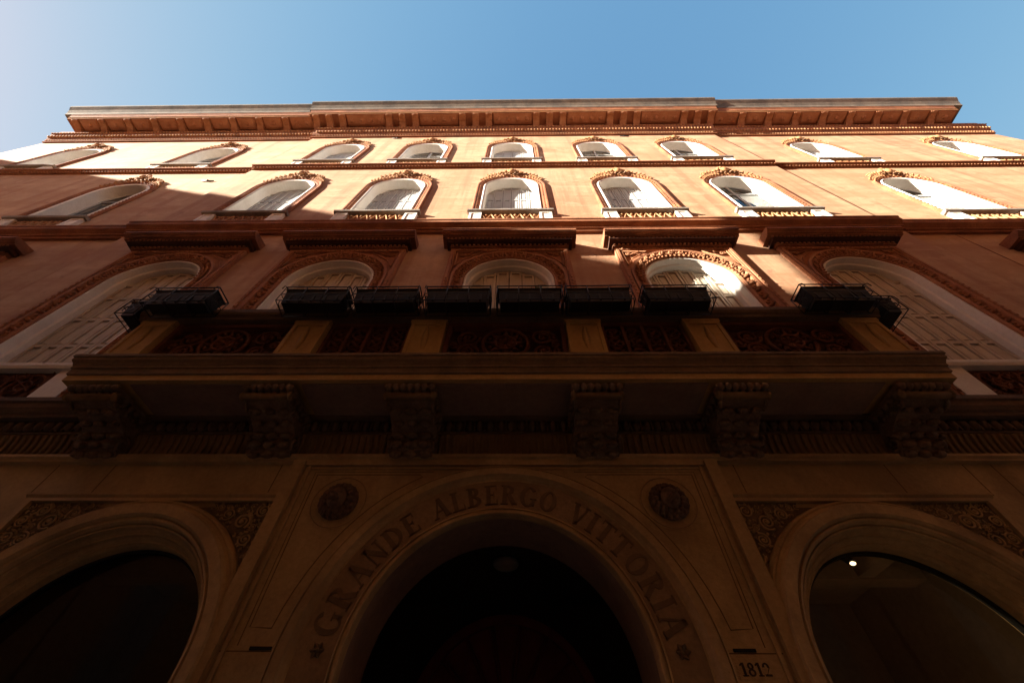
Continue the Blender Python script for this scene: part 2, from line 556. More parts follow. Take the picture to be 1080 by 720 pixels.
def crest(mb, r, zs, hgt, rg, p=.08):
    """carved leaf crest riding on the arch moulding: curling leaves and scrolls rising to a small cartouche"""
    a = 30
    while a <= 150:
        t = radians(a)
        k = max(0, 1 - abs(a - 90) / 62.0)
        s_ = 1 if a < 90 else -1
        d0 = .03 + .03 * k
        mb.scroll((r + d0) * cos(t), zs + (r + d0) * sin(t), p - .02, .055 + .02 * k, 1.5, t + s_, -s_, .024)
        mb.blob((r - .03) * cos(t + .05), p - .02, zs + (r - .03) * sin(t + .05), .04, .03, .04, 7, 5)
        mb.blob((r + .11 + .04 * k) * cos(t + .04), p - .01, zs + (r + .11 + .04 * k) * sin(t + .04), .035 + .02 * k, .03, .03 + .015 * k, 7, 5)
        if k > .3:
            q = r + .14 + .16 * hgt * (k - .2) + rg.uniform(-.01, .01)
            mb.scroll(q * cos(t), zs + q * sin(t), p, .05 + .02 * k, 1.4, t + 2, s_, .022)
            mb.blob((q + .07) * cos(t - .02 * s_), p, zs + (q + .07) * sin(t), .04, .035, .035, 7, 5)
        a += 6.5
    top = zs + r
    mb.blob(0, p + .09, top + .13 * hgt, .12, .07, .12 * hgt, 10, 6)
    mb.tube([(.13 * cos(k * pi / 8), -(p + .1), top + .13 * hgt + .13 * hgt * sin(k * pi / 8)) for k in range(17)], .022, 5)
    for s_ in (-1, 1):
        mb.scroll(s_ * .20, top + .16 * hgt, p + .07, .085, 1.7, pi / 2, s_, .028)
        mb.scroll(s_ * .11, top + .31 * hgt, p + .06, .065, 1.6, pi / 2, s_, .024)
        mb.scroll(s_ * .36, top + .07 * hgt, p + .06, .085, 1.6, pi / 2, s_, .026)
    mb.blob(0, p + .05, top + .36 * hgt, .07, .05, .07 * hgt, 8, 6)

def upper_window(name, r, zs, zsill, zap, crest_h, seed, boards, rails):
    """white stone reveal > surround, crest, sill, two pedestals, apron"""
    rg = random.Random(seed)
    w = MB()
    w.arch([(r - .085, -.42), (r, -.42), (r, .03), (r - .03, .05), (r - .085, .03)], zs, zsill, 32)
    o = w.build('window', MARBLE, H)
    s = MB()
    s.arch([(r + .003, -.01), (r + .003, .012), (r + .03, .014), (r + .05, .028), (r + .15, .062), (r + .165, .072), (r + .20, .074), (r + .215, .05), (r + .23, .04), (r + .23, -.01)], zs, zsill, 36)
    n = 22
    for i in range(n + 1):                                  # twisted rope relief on the moulding
        t = pi * i / n
        s.blob((r + .10) * cos(t), .045, zs + (r + .10) * sin(t), .035, .02, .035, 6, 4)
    z = zsill + .08
    while z < zs - .05:
        for sx in (-1, 1):
            s.blob(sx * (r + .10), .045, z, .035, .02, .045, 6, 4)
        z += .13
    s.build('surround', TERRA, o)
    c = MB()
    crest(c, r + .20, zs, crest_h, rg)
    c.build('crest', TERRA_LIGHT, o)
    b = MB()
    b.sweepx([(.07, zsill - .075), (.12, zsill - .07), (.14, zsill - .045), (.15, zsill + .02), (.05, zsill + .035)], -r - .30, r + .30, back=-.42)
    b.build('sill', SILL, o)
    for sx in (-1, 1):
        q = MB()
        xa, xb = sorted((sx * (r - .10), sx * (r + .24)))
        q.box(xa, xb, -.02, .07, zap, zsill - .078)
        for (u0, u1, w0, w1) in ((xa, xa + .06, zap, zsill - .08), (xb - .06, xb, zap, zsill - .08), (xa + .06, xb - .06, zap, zap + .07), (xa + .06, xb - .06, zsill - .14, zsill - .08)):
            q.box(u0, u1, .07, .09, w0, w1)
        q.build('pedestal', MARBLE, o)
    a = MB()
    a.box(-r + .10, r - .10, -.02, .02, zap, zsill - .08)
    a.slot = 1
    nn = 6
    hgt = zsill - .10 - zap
    for i in range(nn):
        x = -r + .10 + (i + .5) * (2 * r - .2) / nn
        for sg in (-1, 1):
            a.scroll(x + sg * .075, (zap + zsill - .10) / 2, .035, .075, 1.4, pi / 2 * (1 + sg), sg, .02)
        hw_ = (2 * r - .2) / nn / 2
        for s0 in (-1, 1):
            a.tube([(x - s0 * hw_, -.03, zap + .04), (x + s0 * hw_, -.035, zap + hgt - .04)], .02, 5)
        for (dx, dz) in ((0, .5), (-hw_, .5), (0, .12), (0, .88)):
            a.blob(x + dx, .035, zap + hgt * dz, .045, .03, .045, 8, 5)
    a.build('apron_panel', [TERRA, TERRA_LIGHT], o)
    if boards:
        k = 2
        for i in range(k):
            xa = -r + .09 + i * (2 * r - .18) / k
            xb = xa + (2 * r - .18) / k
            if i == 0:
                xb -= .006
            shutter_mesh(xa, xb, r - .085, zs, zsill + .03, -.30, boards, rails, .03).build('shutter', [SHUTTER, GAP], o)
    else:
        glazing(r - .085, zs, zsill + .03, -.33, 0, o)
    return o

W2 = upper_window('w2', R2, Z2S, 12.62, 11.66, 1.35, 3, 3, [12.7, 13.5, 14.6])
W2G = upper_window('w2g', R2, Z2S, 12.62, 11.66, 1.35, 4, 0, [])
W3 = upper_window('w3', R3, Z3S, 18.40, 17.68, 1.05, 5, 2, [18.5, 19.3, 20.0])
W3G = upper_window('w3g', R3, Z3S, 18.40, 17.68, 1.05, 6, 0, [])
def place(o, x, used):
    y = WOFF if abs(x) > XC else 0
    if o.name in used:
        return copy_tree(o, H, (x, y, 0))
    used.add(o.name)
    o.location = (x, y, 0)
    return o
used = set()
for x in BAYS + WINGS:
    place(W2G if x in (7.45, -13.2, 13.2) else W2, x, used)
for x in BAYS + WINGS:
    place(W3G if x in (-19.5, -13.2, -3.73, 7.45, 3.73) else W3, x, used)

# ---- first floor French windows
def french_window():
    r, zs, zb = R1, Z1S, 5.42
    w = MB()
    w.arch([(r - .06, -.40), (r - .002, -.40), (r - .002, .015), (r - .02, .035), (r - .05, .035), (r - .055, -.10), (r - .10, -.12), (r - .10, -.40)], zs, zb, 40)
    o = w.build('french_window', MARBLE, H)
    s = MB()
    # back plate with spandrels, arch moulding, outer border
    A = arch_pts(0, r + .003, zs, 28)
    zt = 10.16
    for i in range(len(A) - 1):
        (xa, za), (xb, zb2) = A[i], A[i + 1]
        s.quad((xa, -.03, za), (xb, -.03, zb2), (xb, -.03, zt), (xa, -.03, zt))
    for sx in (-1, 1):
        xa, xb = sorted((sx * (r + .003), sx * 1.33))
        s.quad((xa, -.03, zb), (xb, -.03, zb), (xb, -.03, zt), (xa, -.03, zt))
        xa, xb = sorted((sx * 1.22, sx * 1.34))
        s.box(xa, xb, -.01, .085, zb, zt - .10)
        xa, xb = sorted((sx * 1.255, sx * 1.305))
        s.box(xa, xb, .085, .105, zb, zt - .10)
    s.box(-1.34, 1.34, -.01, .088, zt - .10, zt)
    s.arch([(r + .003, -.01), (r + .003, .05), (r + .04, .075), (r + .06, .05), (r + .20, .05), (r + .22, .09), (r + .27, .10), (r + .28, -.01)], zs, zb, 40)
    q = s
    q.slot = 1
    n = 30
    for i in range(n):                                       # leaf relief round the arch
        t = pi * (i + .5) / n
        q.leaf((r + .07) * cos(t), zs + (r + .07) * sin(t), .055, .14, .045, t + .25 * (1 if i % 2 else -1), .028)
        q.blob((r + .135) * cos(t + .05), .07, zs + (r + .135) * sin(t + .05), .028, .03, .028, 6, 4)
        q.blob((r + .03) * cos(t), .075, zs + (r + .03) * sin(t), .028, .02, .028, 6, 4)
    z = zb + .1
    i = 0
    while z < zs - .04:
        for sx in (-1, 1):
            q.leaf(sx * (r + .07), z, .055, .14, .04, (0 if sx > 0 else pi) + .5 * (1 if i % 2 else -1), .028)
            q.blob(sx * (r + .14), .065, z + .05, .03, .03, .03, 6, 4)
            q.blob(sx * 1.28, .10, z, .03, .025, .035, 6, 4)
        z += .13
        i += 1
    x = -1.15
    while x < 1.2:
        q.blob(x, .09, zt - .05, .03, .02, .03, 6, 4)
        x += .11
    for sx in (-1, 1):                                       # triangular spandrel frames with a scroll
        q.tube([(sx * 1.18, -.06, zt - .14), (sx * .62, -.06, zt - .14), (sx * 1.02, -.06, zs + .84), (sx * 1.18, -.06, zs + .52), (sx * 1.18, -.06, zt - .14)], .016, 5)
        q.scroll(sx * 1.06, zt - .26, .055, .075, 1.5, 0, sx, .018)
        q.leaf(sx * .98, zt - .24, .05, .16, .035, pi if sx > 0 else 0, .03)
    q.build('surround', [TERRA_CLEAN, RELIEF], o)
    h = MB()
    def layer(p0, p1, z0, z1, hw):
        h.sweepx([(p0, z0), (p1, z0), (p1, z1), (p0, z1)], -hw, hw)
    h.box(-1.36, 1.36, -.02, .13, 10.163, 10.24)
    h.slot = 2  # recessed layer in the dark tone: soffit shade painted in
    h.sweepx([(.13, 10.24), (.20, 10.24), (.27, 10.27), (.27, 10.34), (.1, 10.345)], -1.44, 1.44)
    h.slot = 0
    h.sweepx([(.13, 10.345), (.30, 10.345), (.30, 10.375), (.335, 10.38), (.36, 10.41), (.385, 10.42), (.385, 10.45), (.41, 10.455), (.41, 10.53), (.02, 10.60)], -1.54, 1.54)
    h.slot = 1
    x = -1.34
    while x < 1.32:
        h.box(x, x + .05, .10, .165, 10.185, 10.236)
        x += .10
    x = -1.42
    while x < 1.40:
        h.blob(x, .262, 10.325, .035, .03, .028, 6, 4)
        x += .09
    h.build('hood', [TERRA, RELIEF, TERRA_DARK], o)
    for i in range(2):
        xa = -r + .10 + i * (r - .10)
        xb = xa + (r - .10) - (.006 if i == 0 else 0)
        shutter_mesh(xa, xb, r - .10, zs, zb + .02, -.25, 3, [5.5, 6.3, 6.95, 7.75, 8.5]).build('shutter', [SHUTTER_CREAM, GAP], o)
    return o
W1 = french_window()
place(W1, 0, used)
for x in BAYS[1:] + WINGS:
    place(W1, x, used)

# window parapets beyond the balcony (white pedestals and a terracotta scroll panel)
def scrollwork(mb, x0, x1, z0, z1, p, tr=.02, cols=2, seed=1):
    rg = random.Random(seed)
    w = (x1 - x0) / cols
    hh = (z1 - z0)
    for c in range(cols):
        cx = x0 + (c + .5) * w
        cz = (z0 + z1) / 2
        R = min(w, hh) * .42
        ring = [(cx + R * cos(t * pi / 12), -p, cz + R * sin(t * pi / 12)) for t in range(25)]
        mb.tube(ring, tr, 5)
        R2_ = R * .42
        mb.tube([(cx + R2_ * cos(t * pi / 8), -(p + .01), cz + R2_ * sin(t * pi / 8)) for t in range(17)], tr * .8, 5)
        for k in range(8):
            a = k * pi / 4 + .2
            mb.leaf(cx + R2_ * .2 * cos(a), cz + R2_ * .2 * sin(a), p, R * .75, R * .14, a, .02)
        for sx in (-1, 1):
            for sz in (-1, 1):
                mb.scroll(cx + sx * w * .38, cz + sz * hh * .33, p, min(w, hh) * .15, 1.5, rg.uniform(0, 6), sx * sz, tr)
                mb.leaf(cx + sx * w * .30, cz + sz * hh * .36, p, R * .4, R * .12, rg.uniform(0, 6), .02)
def parapet(x):
    y = WOFF if abs(x) > XC else 0
    m_ = MB()
    m_.box(-.86, .86, -.02, .06, 5.36, 5.96)
    m_.slot = 1
    scrollwork(m_, -.84, .84, 5.38, 5.94, .075, .022, 3, 5)
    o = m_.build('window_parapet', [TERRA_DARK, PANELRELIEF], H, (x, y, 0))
    for sx in (-1, 1):
        q = MB()
        xa, xb = sorted((sx * .87, sx * 1.27))
        q.box(xa, xb, -.02, .12, 5.33, 5.97)
        q.build('pedestal', MARBLE, o)
    q = MB()
    q.sweepx([(.12, 5.97), (.16, 5.97), (.18, 6.02), (.18, 6.07), (.05, 6.1)], -1.32, 1.32)
    q.build('coping', MARBLE, o)
    return o
P0 = parapet(7.45)
for x in (-7.45, -13.2, 13.2, -19.5, 19.5):
    copy_tree(P0, H, (x, WOFF if abs(x) > XC else 0, 0))

# ---- main cornice
cz = MB()
low = [(.04, 23.22), (.08, 23.22), (.08, 23.30), (.06, 23.32), (.06, 23.40), (.12, 23.42), (.12, 23.50)]
bead = [(.05, 23.50), (.14, 23.50), (.18, 23.60), (.24, 23.78), (.30, 23.92), (.32, 23.94), (.32, 24.06), (.28, 24.08), (.28, 24.47)]
soff = [(.28, 24.47), (.87, 24.47), (.87, 24.475)]
fill_ = [(.5, 24.476), (.885, 24.476), (.885, 24.57), (.92, 24.575), (.92, 24.62)]
cyma = [(.30, 24.62), (.93, 24.62), (.95, 24.74), (1.00, 24.82), (1.00, 24.90)]
gut = [(.4, 24.90), (1.02, 24.90), (1.06, 25.06), (1.16, 25.26), (1.28, 25.42), (1.30, 25.46), (1.30, 25.58), (.3, 25.66)]
def seg3(prof, ext=0.0, back=-.02):
    mb = MB()
    xe = XC + .12 + ext
    xl, xr = {0.0: (XE, XE), .3: (XE - .7, XE - 1.25), .4: (XE - .3, XE - .75)}[ext]
    for x0, x1, off in ((-xe, xe, 0.0), (-xl, -xe, -WOFF), (xe, xr, -WOFF)):
        mb.sweepx([(p + off, z) for p, z in prof], x0, x1, back=off + back)
    return mb
seg3(low).build('frieze_moulding', TERRA, H)
be = seg3(bead)
q = be
q.slot = 1
x = -XE + .06
while x < XE:
    off = 0 if abs(x) < XC else -WOFF
    q.blob(x, .21 + off, 23.66, .06, .06, .085, 6, 5)        # egg row
    q.box(x - .035, x + .035, .27 + off, .345 + off, 23.90, 23.938)
    x += .155
x = -XE + .06
while x < XE:
    off = 0 if abs(x) < XC else -WOFF
    q.box(x, x + .06, .05 + off, .115 + off, 23.325, 23.395)
    x += .13
CORN = q.build('cornice', [TERRA, TERRA_LIGHT], H)
seg3(soff, .3).build('soffit', TERRA_SOFFIT, CORN)  # darker colour paints the shade in the gaps between brackets
seg3(fill_, .3).build('fillet', TERRA_LIGHT, CORN)
seg3(cyma, .3).build('upper_moulding', TERRA, CORN)
seg3(gut, .4).build('gutter', GUTTER, CORN)

def modillion():
    mb = MB()
    mb.prism([(.29, 24.468), (.855, 24.468), (.855, 24.40), (.80, 24.375), (.66, 24.39), (.50, 24.36), (.37, 24.28), (.29, 24.22)], 0, 1)
    # the prism ran along p with "x" as depth: remap into the wall frame
    v = []
    for (a, b, c) in mb.v:
        v.append((-.16 + .32 * (-b), -a, c))
    mb.v = v
    mb.blob(0, .83, 24.39, .13, .04, .03, 8, 5)
    return mb
mod = modillion()
mo = mod.build('bracket', RELIEF, CORN)
cxs = []
for b in (-9.3, -5.59, -1.87, 1.87, 5.59, 9.3):
    cxs += [b - .67, b, b + .67]
wxs = [11.55 + 1.35 * i for i in range(9)]
first = True
for x in cxs + wxs + [-w for w in wxs]:
    if x > 22.1:
        continue
    o = mo if first else mo.copy()
    if not first:
        C.objects.link(o)
        o.parent = CORN
    first = False
    o.location = (x, WOFF if abs(x) > XC + .5 else 0, 0)
# coffer panels between the brackets
allx = sorted(cxs + wxs + [-w for w in wxs])
for a, b in zip(allx[:-1], allx[1:]):
    if b - a > .8:
        off = 0 if abs((a + b) / 2) < XC + .5 else -WOFF
        q = MB()
        hw = (b - a) / 2 - .24
        q.box(-hw, hw, .33, .84, 24.425, 24.468)
        q.box(-hw + .06, hw - .06, .40, .76, 24.40, 24.425)
        n = max(1, int(hw * 2 / .45))
        for i in range(n):
            q.blob(-hw + (i + .5) * 2 * hw / n, .58, 24.40, .11, .10, .05, 8, 5)
        q.build('coffer_panel', TERRA_CLEAN, CORN, ((a + b) / 2, -off, 0))
# small lightning spikes on the gutter, wall anchors
for x in (-10.05, -20.5):
    q = MB()
    q.tube([(x, -1.1, 25.55), (x, -1.1, 25.9)], .025, 6)
    q.blob(x, 1.1, 25.9, .05, .05, .05, 6, 4)
    q.build('lightning_spike', IRON, CORN)
for x, z, o_ in ((-10.9, 16.35, WOFF), (-5.6, 22.9, 0), (5.4, 22.9, 0)):
    q = MB()
    q.tube([(x - .22, -.03, z), (x + .22, -.03, z)], .022, 6)
    q.blob(x, .04, z, .05, .04, .05, 6, 4)
    q.build('wall_anchor', IRON, H, (0, o_, 0))

# ---- ledge under the first floor, cove and egg moulding
lg = MB()
prof = [(.06, 4.985), (.20, 4.985), (.20, 5.03), (.23, 5.05), (.26, 5.10), (.26, 5.17), (.29, 5.19), (.29, 5.25), (-.02, 5.28)]
lg.sweepx(prof, -XE, XE, back=-.3)
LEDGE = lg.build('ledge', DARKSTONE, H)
q = MB()
x = -XE
while x < XE:
    if abs(x) < 16:
        q.blob(x, .11, 4.90, .045, .05, .075, 8, 6)
        q.box(x + .055, x + .075, .06, .12, 4.83, 4.97)
    x += .13
q.sweepx([(.02, 4.80), (.10, 4.80), (.10, 4.825), (.06, 4.83), (.06, 4.98)], -XE, XE, back=-.3)
q.build('egg_moulding', DARKSTONE, LEDGE)
q = MB()
q.sweepx([(.0, 4.50), (.015, 4.50), (.02, 4.58), (.035, 4.68), (.07, 4.76), (.08, 4.80)], -XE, XE, back=-.3)
x = -16
while x < 16:
    q.tube([(x, -.02, 4.50), (x, -.03, 4.6), (x, -.05, 4.7), (x, -.085, 4.79)], .022, 6)
    x += .085
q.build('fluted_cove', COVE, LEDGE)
q = MB()
q.sweepx([(.0, 4.415), (.07, 4.415), (.07, 4.44), (.10, 4.46), (.10, 4.495), (0, 4.50)], -XE, XE, back=-.3)
q.build('lower_moulding', STONE, LEDGE)

# ---- ground floor stone front with the arches
GA, GZ = 1.05, 2.5
gx = [-3.73, 3.73, -7.45, 7.45, -13.2, 13.2, -19.5, 19.5]
gw = MB()
wall_row(gw, -XE, -2.42, 0, 4.45, [(x, GA + .12, .35, GZ) for x in gx if x < 0], 0)
wall_row(gw, 2.42, XE, 0, 4.45, [(x, GA + .12, .35, GZ) for x in gx if x > 0], 0)
wall_row(gw, -2.42, 2.42, 0, 4.45, [(0, 1.30, 0, 2.5)], .045)
for sx in (-1, 1):
    gw.quad((sx * 2.42, 0, 0), (sx * 2.42, -.045, 0), (sx * 2.42, -.045, 4.45), (sx * 2.42, 0, 4.45))
gw.slot = 1
# block joints of the frieze and the piers: thin dark mortar strips standing 2 mm proud
q = gw
for x in (-2.62, -5.28, -6.9, -8.6, -10.4, 2.66, 5.3, 5.62, 6.1, 6.9, 8.6, 10.4, -4.6, 4.4):
    q.box(x, x + .008, 0, .003, 4.02, 4.41)
for a, b in ((-2.40, -1.84), (1.84, 2.40)):
    q.box(a, b, .045, .048, 2.608, 2.616)
    q.box(a, b, .045, .048, 1.7, 1.708)
for sx in (-1, 1):
    for a, b in ((5.25, 6.0), (8.9, 11.7)):
        for z in (2.6, 3.3, 1.8):
            q.box(*sorted((sx * a, sx * b)), 0, .003, z, z + .008)
gw.build('stone_front', [STONE, GROOVE], H, recalc=False)
for (x, z) in ((-1.95, 2.62), (1.98, 2.62)):
    q = MB()
    q.box(x - .09, x + .09, .04, .055, z, z + .022)
    q.build('iron_slot', PAINT, H)

# ---- entrance arch
PZ = 2.5
pm = MB()
pm.arch([(1.268, -.02), (1.31, -.02), (1.345, .03), (1.345, .07), (1.325, .085), (1.32, .07), (1.305, .07), (1.30, .09), (1.275, .095), (1.268, .085)], PZ, 0.0, 56)
PORT = pm.build('entrance_arch', STONE, H)
q = MB()
q.arch([(1.27, -.62), (1.312, -.62), (1.312, -.021), (1.27, -.021)], PZ, 0.0, 56)
q.build('arch_soffit', SOFFIT, PORT)
q = MB()
q.arch([(1.34, -.01), (1.34, .052), (1.66, .052), (1.66, -.01)], PZ, 0.0, 56)
q.build('letter_band', BAND, PORT)
q = MB()
q.arch([(1.66, .0), (1.66, .055), (1.675, .06), (1.70, .09), (1.715, .125), (1.785, .135), (1.79, .10), (1.805, .10), (1.81, .115), (1.825, .11), (1.83, .046), (1.83, .0)], PZ, 0.0, 56)
q.build('outer_moulding', STONE, PORT)
# panel frame: pilaster strips at the sides, fillets along the top and incised triangular spandrels
q = MB()
for sx in (-1, 1):
    q.box(*sorted((sx * 2.30, sx * 2.44)), .0, .10, 0, 4.40)
    q.box(*sorted((sx * 2.225, sx * 2.255)), .0, .07, 0, 4.35)
q.box(-2.29, 2.29, .0, .085, 4.355, 4.41)
q.box(-2.22, 2.22, .0, .065, 4.315, 4.335)
q.build('panel_frame', STONE, PORT)
for sx in (-1, 1):
    q = MB()
    pts = [(sx * 2.12, 4.25)]
    pts += [(sx * .95, 4.25)]
    for i in range(13):
        t = radians(62 - i * (62 - 8) / 12)
        pts.append((sx * 1.95 * cos(t), PZ + 1.95 * sin(t)))
    pts.append((sx * 2.12, PZ + .28))
    pts.append((sx * 2.12, 4.25))
    q.tube([(x, -.043, z) for x, z in pts if z > 2.6], .006, 5)
    q.tube([(sx * 2.155, -.043, 2.65), (sx * 2.155, -.043, 4.285), (sx * .8, -.043, 4.285)], .005, 5)
    q.build('incised_line', GROOVE, PORT)

def medallion():
    m_ = MB()
    n = 28
    m_.prism([(.30 * cos(2 * pi * i / n), .30 * sin(2 * pi * i / n)) for i in range(n)], .03, .0475)
    o = m_.build('medallion', STONE, PORT)
    r_ = MB()
    r_.tube([(.285 * cos(2 * pi * i / n), -.064, .285 * sin(2 * pi * i / n)) for i in range(n + 1)], .005, 6)
    r_.build('ring', BAND, o)
    h = MB()
    n = 24
    h.prism([(.205 * cos(2 * pi * i / n), .205 * sin(2 * pi * i / n)) for i in range(n)], .06, .085)
    for rr, kk, pp, sz in ((.165, 17, .09, .036), (.135, 14, .12, .034)):     # mane in two rows of locks
        for k in range(kk):
            a = 2 * pi * k / kk
            h.blob(rr * cos(a), pp, rr * sin(a), sz, .04, sz, 7, 5)
            h.blob((rr + .025) * cos(a + .1), pp - .01, (rr + .025) * sin(a + .1), sz * .6, .03, sz * .6, 6, 4)
    h.blob(0, .13, .0, .105, .10, .12, 12, 8)                # face
    h.blob(0, .22, -.03, .048, .06, .045, 8, 6)              # muzzle
    h.blob(0, .265, -.012, .025, .022, .016, 6, 4)           # nose
    h.blob(0, .20, -.085, .035, .035, .022, 8, 5)            # jaw
    for sx in (-1, 1):
        h.blob(sx * .045, .205, .035, .026, .018, .014, 6, 4)    # brows
        h.blob(sx * .085, .14, .095, .028, .03, .03, 6, 4)       # ears
        h.blob(sx * .035, .225, -.045, .028, .03, .025, 6, 4)    # cheeks
    h.build('lion_head', LION, o)
    return o
M0 = medallion()
M0.location = (-1.755, 0, 3.91)
copy_tree(M0, PORT, (1.755, 0, 3.91))

# lettering
def glyphs():
    """serif capitals as polygon lists on a 1-high body: {char: (advance, [polygons])}"""
    T, t, sf = .21, .075, .06
    def bar(x0, y0, x1, y1, w):
        dx, dy = x1 - x0, y1 - y0
        L = sqrt(dx * dx + dy * dy)
        nx, ny = -dy / L * w / 2, dx / L * w / 2
        return [(x0 + nx, y0 + ny), (x0 - nx, y0 - ny), (x1 - nx, y1 - ny), (x1 + nx, y1 + ny)]
    def rect(x0, y0, x1, y1):
        return [(x0, y0), (x1, y0), (x1, y1), (x0, y1)]
    def stem(x, w=T, top=True, bot=True):
        r = [rect(x - w / 2, 0, x + w / 2, 1)]
        if bot:
            r.append(rect(x - w / 2 - .08, 0, x + w / 2 + .08, sf))
        if top:
            r.append(rect(x - w / 2 - .08, 1 - sf, x + w / 2 + .08, 1))
        return r
    def ring(cx, cy, rx, ry, a0, a1, thick=T, thin=t, n=14):
        out = []
        for i in range(n):
            q = []
            for a, outer in ((i, 1), (i + 1, 1), (i + 1, 0), (i, 0)):
                g = radians(a0 + (a1 - a0) * a / n)
                k = 0 if outer else 1
                q.append((cx + (rx - k * thick) * cos(g), cy + (ry - k * thin) * sin(g)))
            out.append(q)
        return out
    G = {}
    G['I'] = (.34, stem(.17))
    G['T'] = (.72, stem(.36, top=False) + [rect(.02, .93, .70, 1), rect(.02, .78, .07, .94), rect(.65, .78, .70, .94)])
    G['L'] = (.66, stem(.18) + [rect(.18, 0, .62, .06), rect(.57, 0, .63, .26)])
    G['E'] = (.68, stem(.18) + [rect(.18, 0, .62, .06), rect(.57, 0, .63, .25), rect(.18, .94, .60, 1), rect(.55, .77, .60, 1), rect(.18, .49, .46, .54), rect(.43, .40, .47, .63)])
    G['D'] = (.82, stem(.18) + ring(.24, .5, .54, .5, -90, 90, T, t, 16))
    G['O'] = (.86, ring(.43, .5, .41, .51, 0, 360, T, t, 28))
    G['G'] = (.86, ring(.44, .5, .42, .51, 42, 318, T, t, 24) + [rect(.62, .06, .76, .42), rect(.52, .39, .84, .44)])
    G['V'] = (.82, [bar(.14, 1, .42, 0, T), bar(.70, 1, .43, 0, t + .01), rect(.0, 1 - sf, .30, 1), rect(.58, 1 - sf, .82, 1)])
    G['A'] = (.84, [bar(.12, 0, .41, 1, t + .01), bar(.70, 0, .42, 1, T), rect(.0, 0, .24, sf), rect(.54, 0, .84, sf), rect(.22, .32, .58, .37)])
    G['N'] = (.86, [rect(.12, 0, .18, 1), rect(.68, 0, .74, 1), bar(.15, .97, .70, .06, T), rect(.02, 0, .28, sf), rect(.02, 1 - sf, .24, 1), rect(.58, 1 - sf, .84, 1)])
    G['R'] = (.80, stem(.18) + ring(.24, .75, .40, .25, -90, 90, T, t, 12) + [bar(.38, .52, .66, 0, T), rect(.58, 0, .80, sf)])
    G['B'] = (.74, stem(.18) + ring(.24, .76, .36, .24, -90, 90, T, t, 12) + ring(.24, .27, .44, .27, -90, 90, T, t, 12))
    return G
GL = glyphs()
def inscription():
    word = 'GRANDE ALBERGO VITTORIA'
    a0, a1 = radians(172.3), radians(7.7)
    hgt = .225
    rb = 1.385
    adv = [(.62 if c == ' ' else GL[c][0] + .16) for c in word]
    tot = sum(adv)
    pos = 0
    for c, ad in zip(word, adv):
        if c != ' ':
            th = a0 + (a1 - a0) * (pos + ad / 2) / tot
            ux, uz = sin(th), -cos(th)          # reading direction (clockwise)
            vx, vz = cos(th), sin(th)           # outward
            w = GL[c][0]
            mb = MB()
            for poly in GL[c][1]:
                pts = []
                for (x, y) in poly:
                    u = (x - w / 2) * hgt * .96
                    r = rb + y * hgt
                    pts.append((r * vx + u * ux, PZ + r * vz + u * uz))
                mb.prism(pts, .05, .060)
            mb.build('letter', INK, PORT)
        pos += ad
    for th in (radians(175.5), radians(4.5)):        # small flower at each end of the line
        mb = MB()
        cx, cz_ = (rb + .1) * cos(th), PZ + (rb + .1) * sin(th)
        for k in range(6):
            mb.leaf(cx, cz_, .05, .06, .018, k * pi / 3, .010)
        mb.blob(cx, .06, cz_, .02, .02, .02, 6, 4)
        mb.build('carved_flower', INK, PORT)
inscription()
def numerals():
    T = .22
    def rect(x0, y0, x1, y1):
        return [(x0, y0), (x1, y0), (x1, y1), (x0, y1)]
    def ring(cx, cy, rx, ry, a0, a1, th=.17, tv=.13, n=16):
        out = []
        for i in range(n):
            g0, g1 = radians(a0 + (a1 - a0) * i / n), radians(a0 + (a1 - a0) * (i + 1) / n)
            out.append([(cx + rx * cos(g0), cy + ry * sin(g0)), (cx + rx * cos(g1), cy + ry * sin(g1)), (cx + (rx - th) * cos(g1), cy + (ry - tv) * sin(g1)), (cx + (rx - th) * cos(g0), cy + (ry - tv) * sin(g0))])
        return out
    one = [rect(.2, 0, .42, 1), [(.02, .74), (.2, .82), (.2, 1), (.02, .86)], rect(.06, 0, .56, .09)]
    eight = ring(.36, .74, .28, .27, 0, 360) + ring(.36, .27, .33, .29, 0, 360)
    two = ring(.34, .70, .31, .30, -20, 190, .19, .13) + [[(.60, .56), (.62, .70), (.30, .22), (.06, .06), (.22, .06)], rect(.05, 0, .66, .15)]
    x = 1.895
    for g, w in ((one, .62), (eight, .78), (one, .62), (two, .74)):
        mb = MB()
        for poly in g:
            mb.prism([(x + a * .086, 2.468 + b * .085) for a, b in poly], .044, .050)
        mb.build('digit', FADED, plate)
        x += w * .086
plate = MB()
plate.box(1.87, 2.16, .044, .047, 2.445, 2.575)
plate = plate.build('house_number', STONE, H)
numerals()

# vestibule behind the arch
q = MB()
q.quad((-1.9, .6, 0), (-1.9, 3.0, 0), (-1.9, 3.0, 4.1), (-1.9, .6, 4.1))
q.quad((1.9, .6, 0), (1.9, 3.0, 0), (1.9, 3.0, 4.1), (1.9, .6, 4.1))
q.quad((-1.9, .6, 4.0), (1.9, .6, 4.0), (1.9, 3.0, 4.0), (-1.9, 3.0, 4.0))
q.quad((-1.9, 3.0, 0), (1.9, 3.0, 0), (1.9, 3.0, 4.1), (-1.9, 3.0, 4.1))
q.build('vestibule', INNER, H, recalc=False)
q = MB()
q.arch([(1.16, -2.86), (1.28, -2.86), (1.28, -2.74), (1.16, -2.74)], 2.5, 0, 30)
for i in range(1, 9):
    t = pi * i / 9
    q.tube([(.25 * cos(t), 2.78, 2.5 + .25 * sin(t)), (1.18 * cos(t), 2.78, 2.5 + 1.18 * sin(t))], .025, 6)
q.arch([(.22, -2.83), (.28, -2.83), (.28, -2.76), (.22, -2.76)], 2.5, 2.5, 16)
q.box(-1.2, 1.2, -2.86, -2.73, 2.42, 2.5)
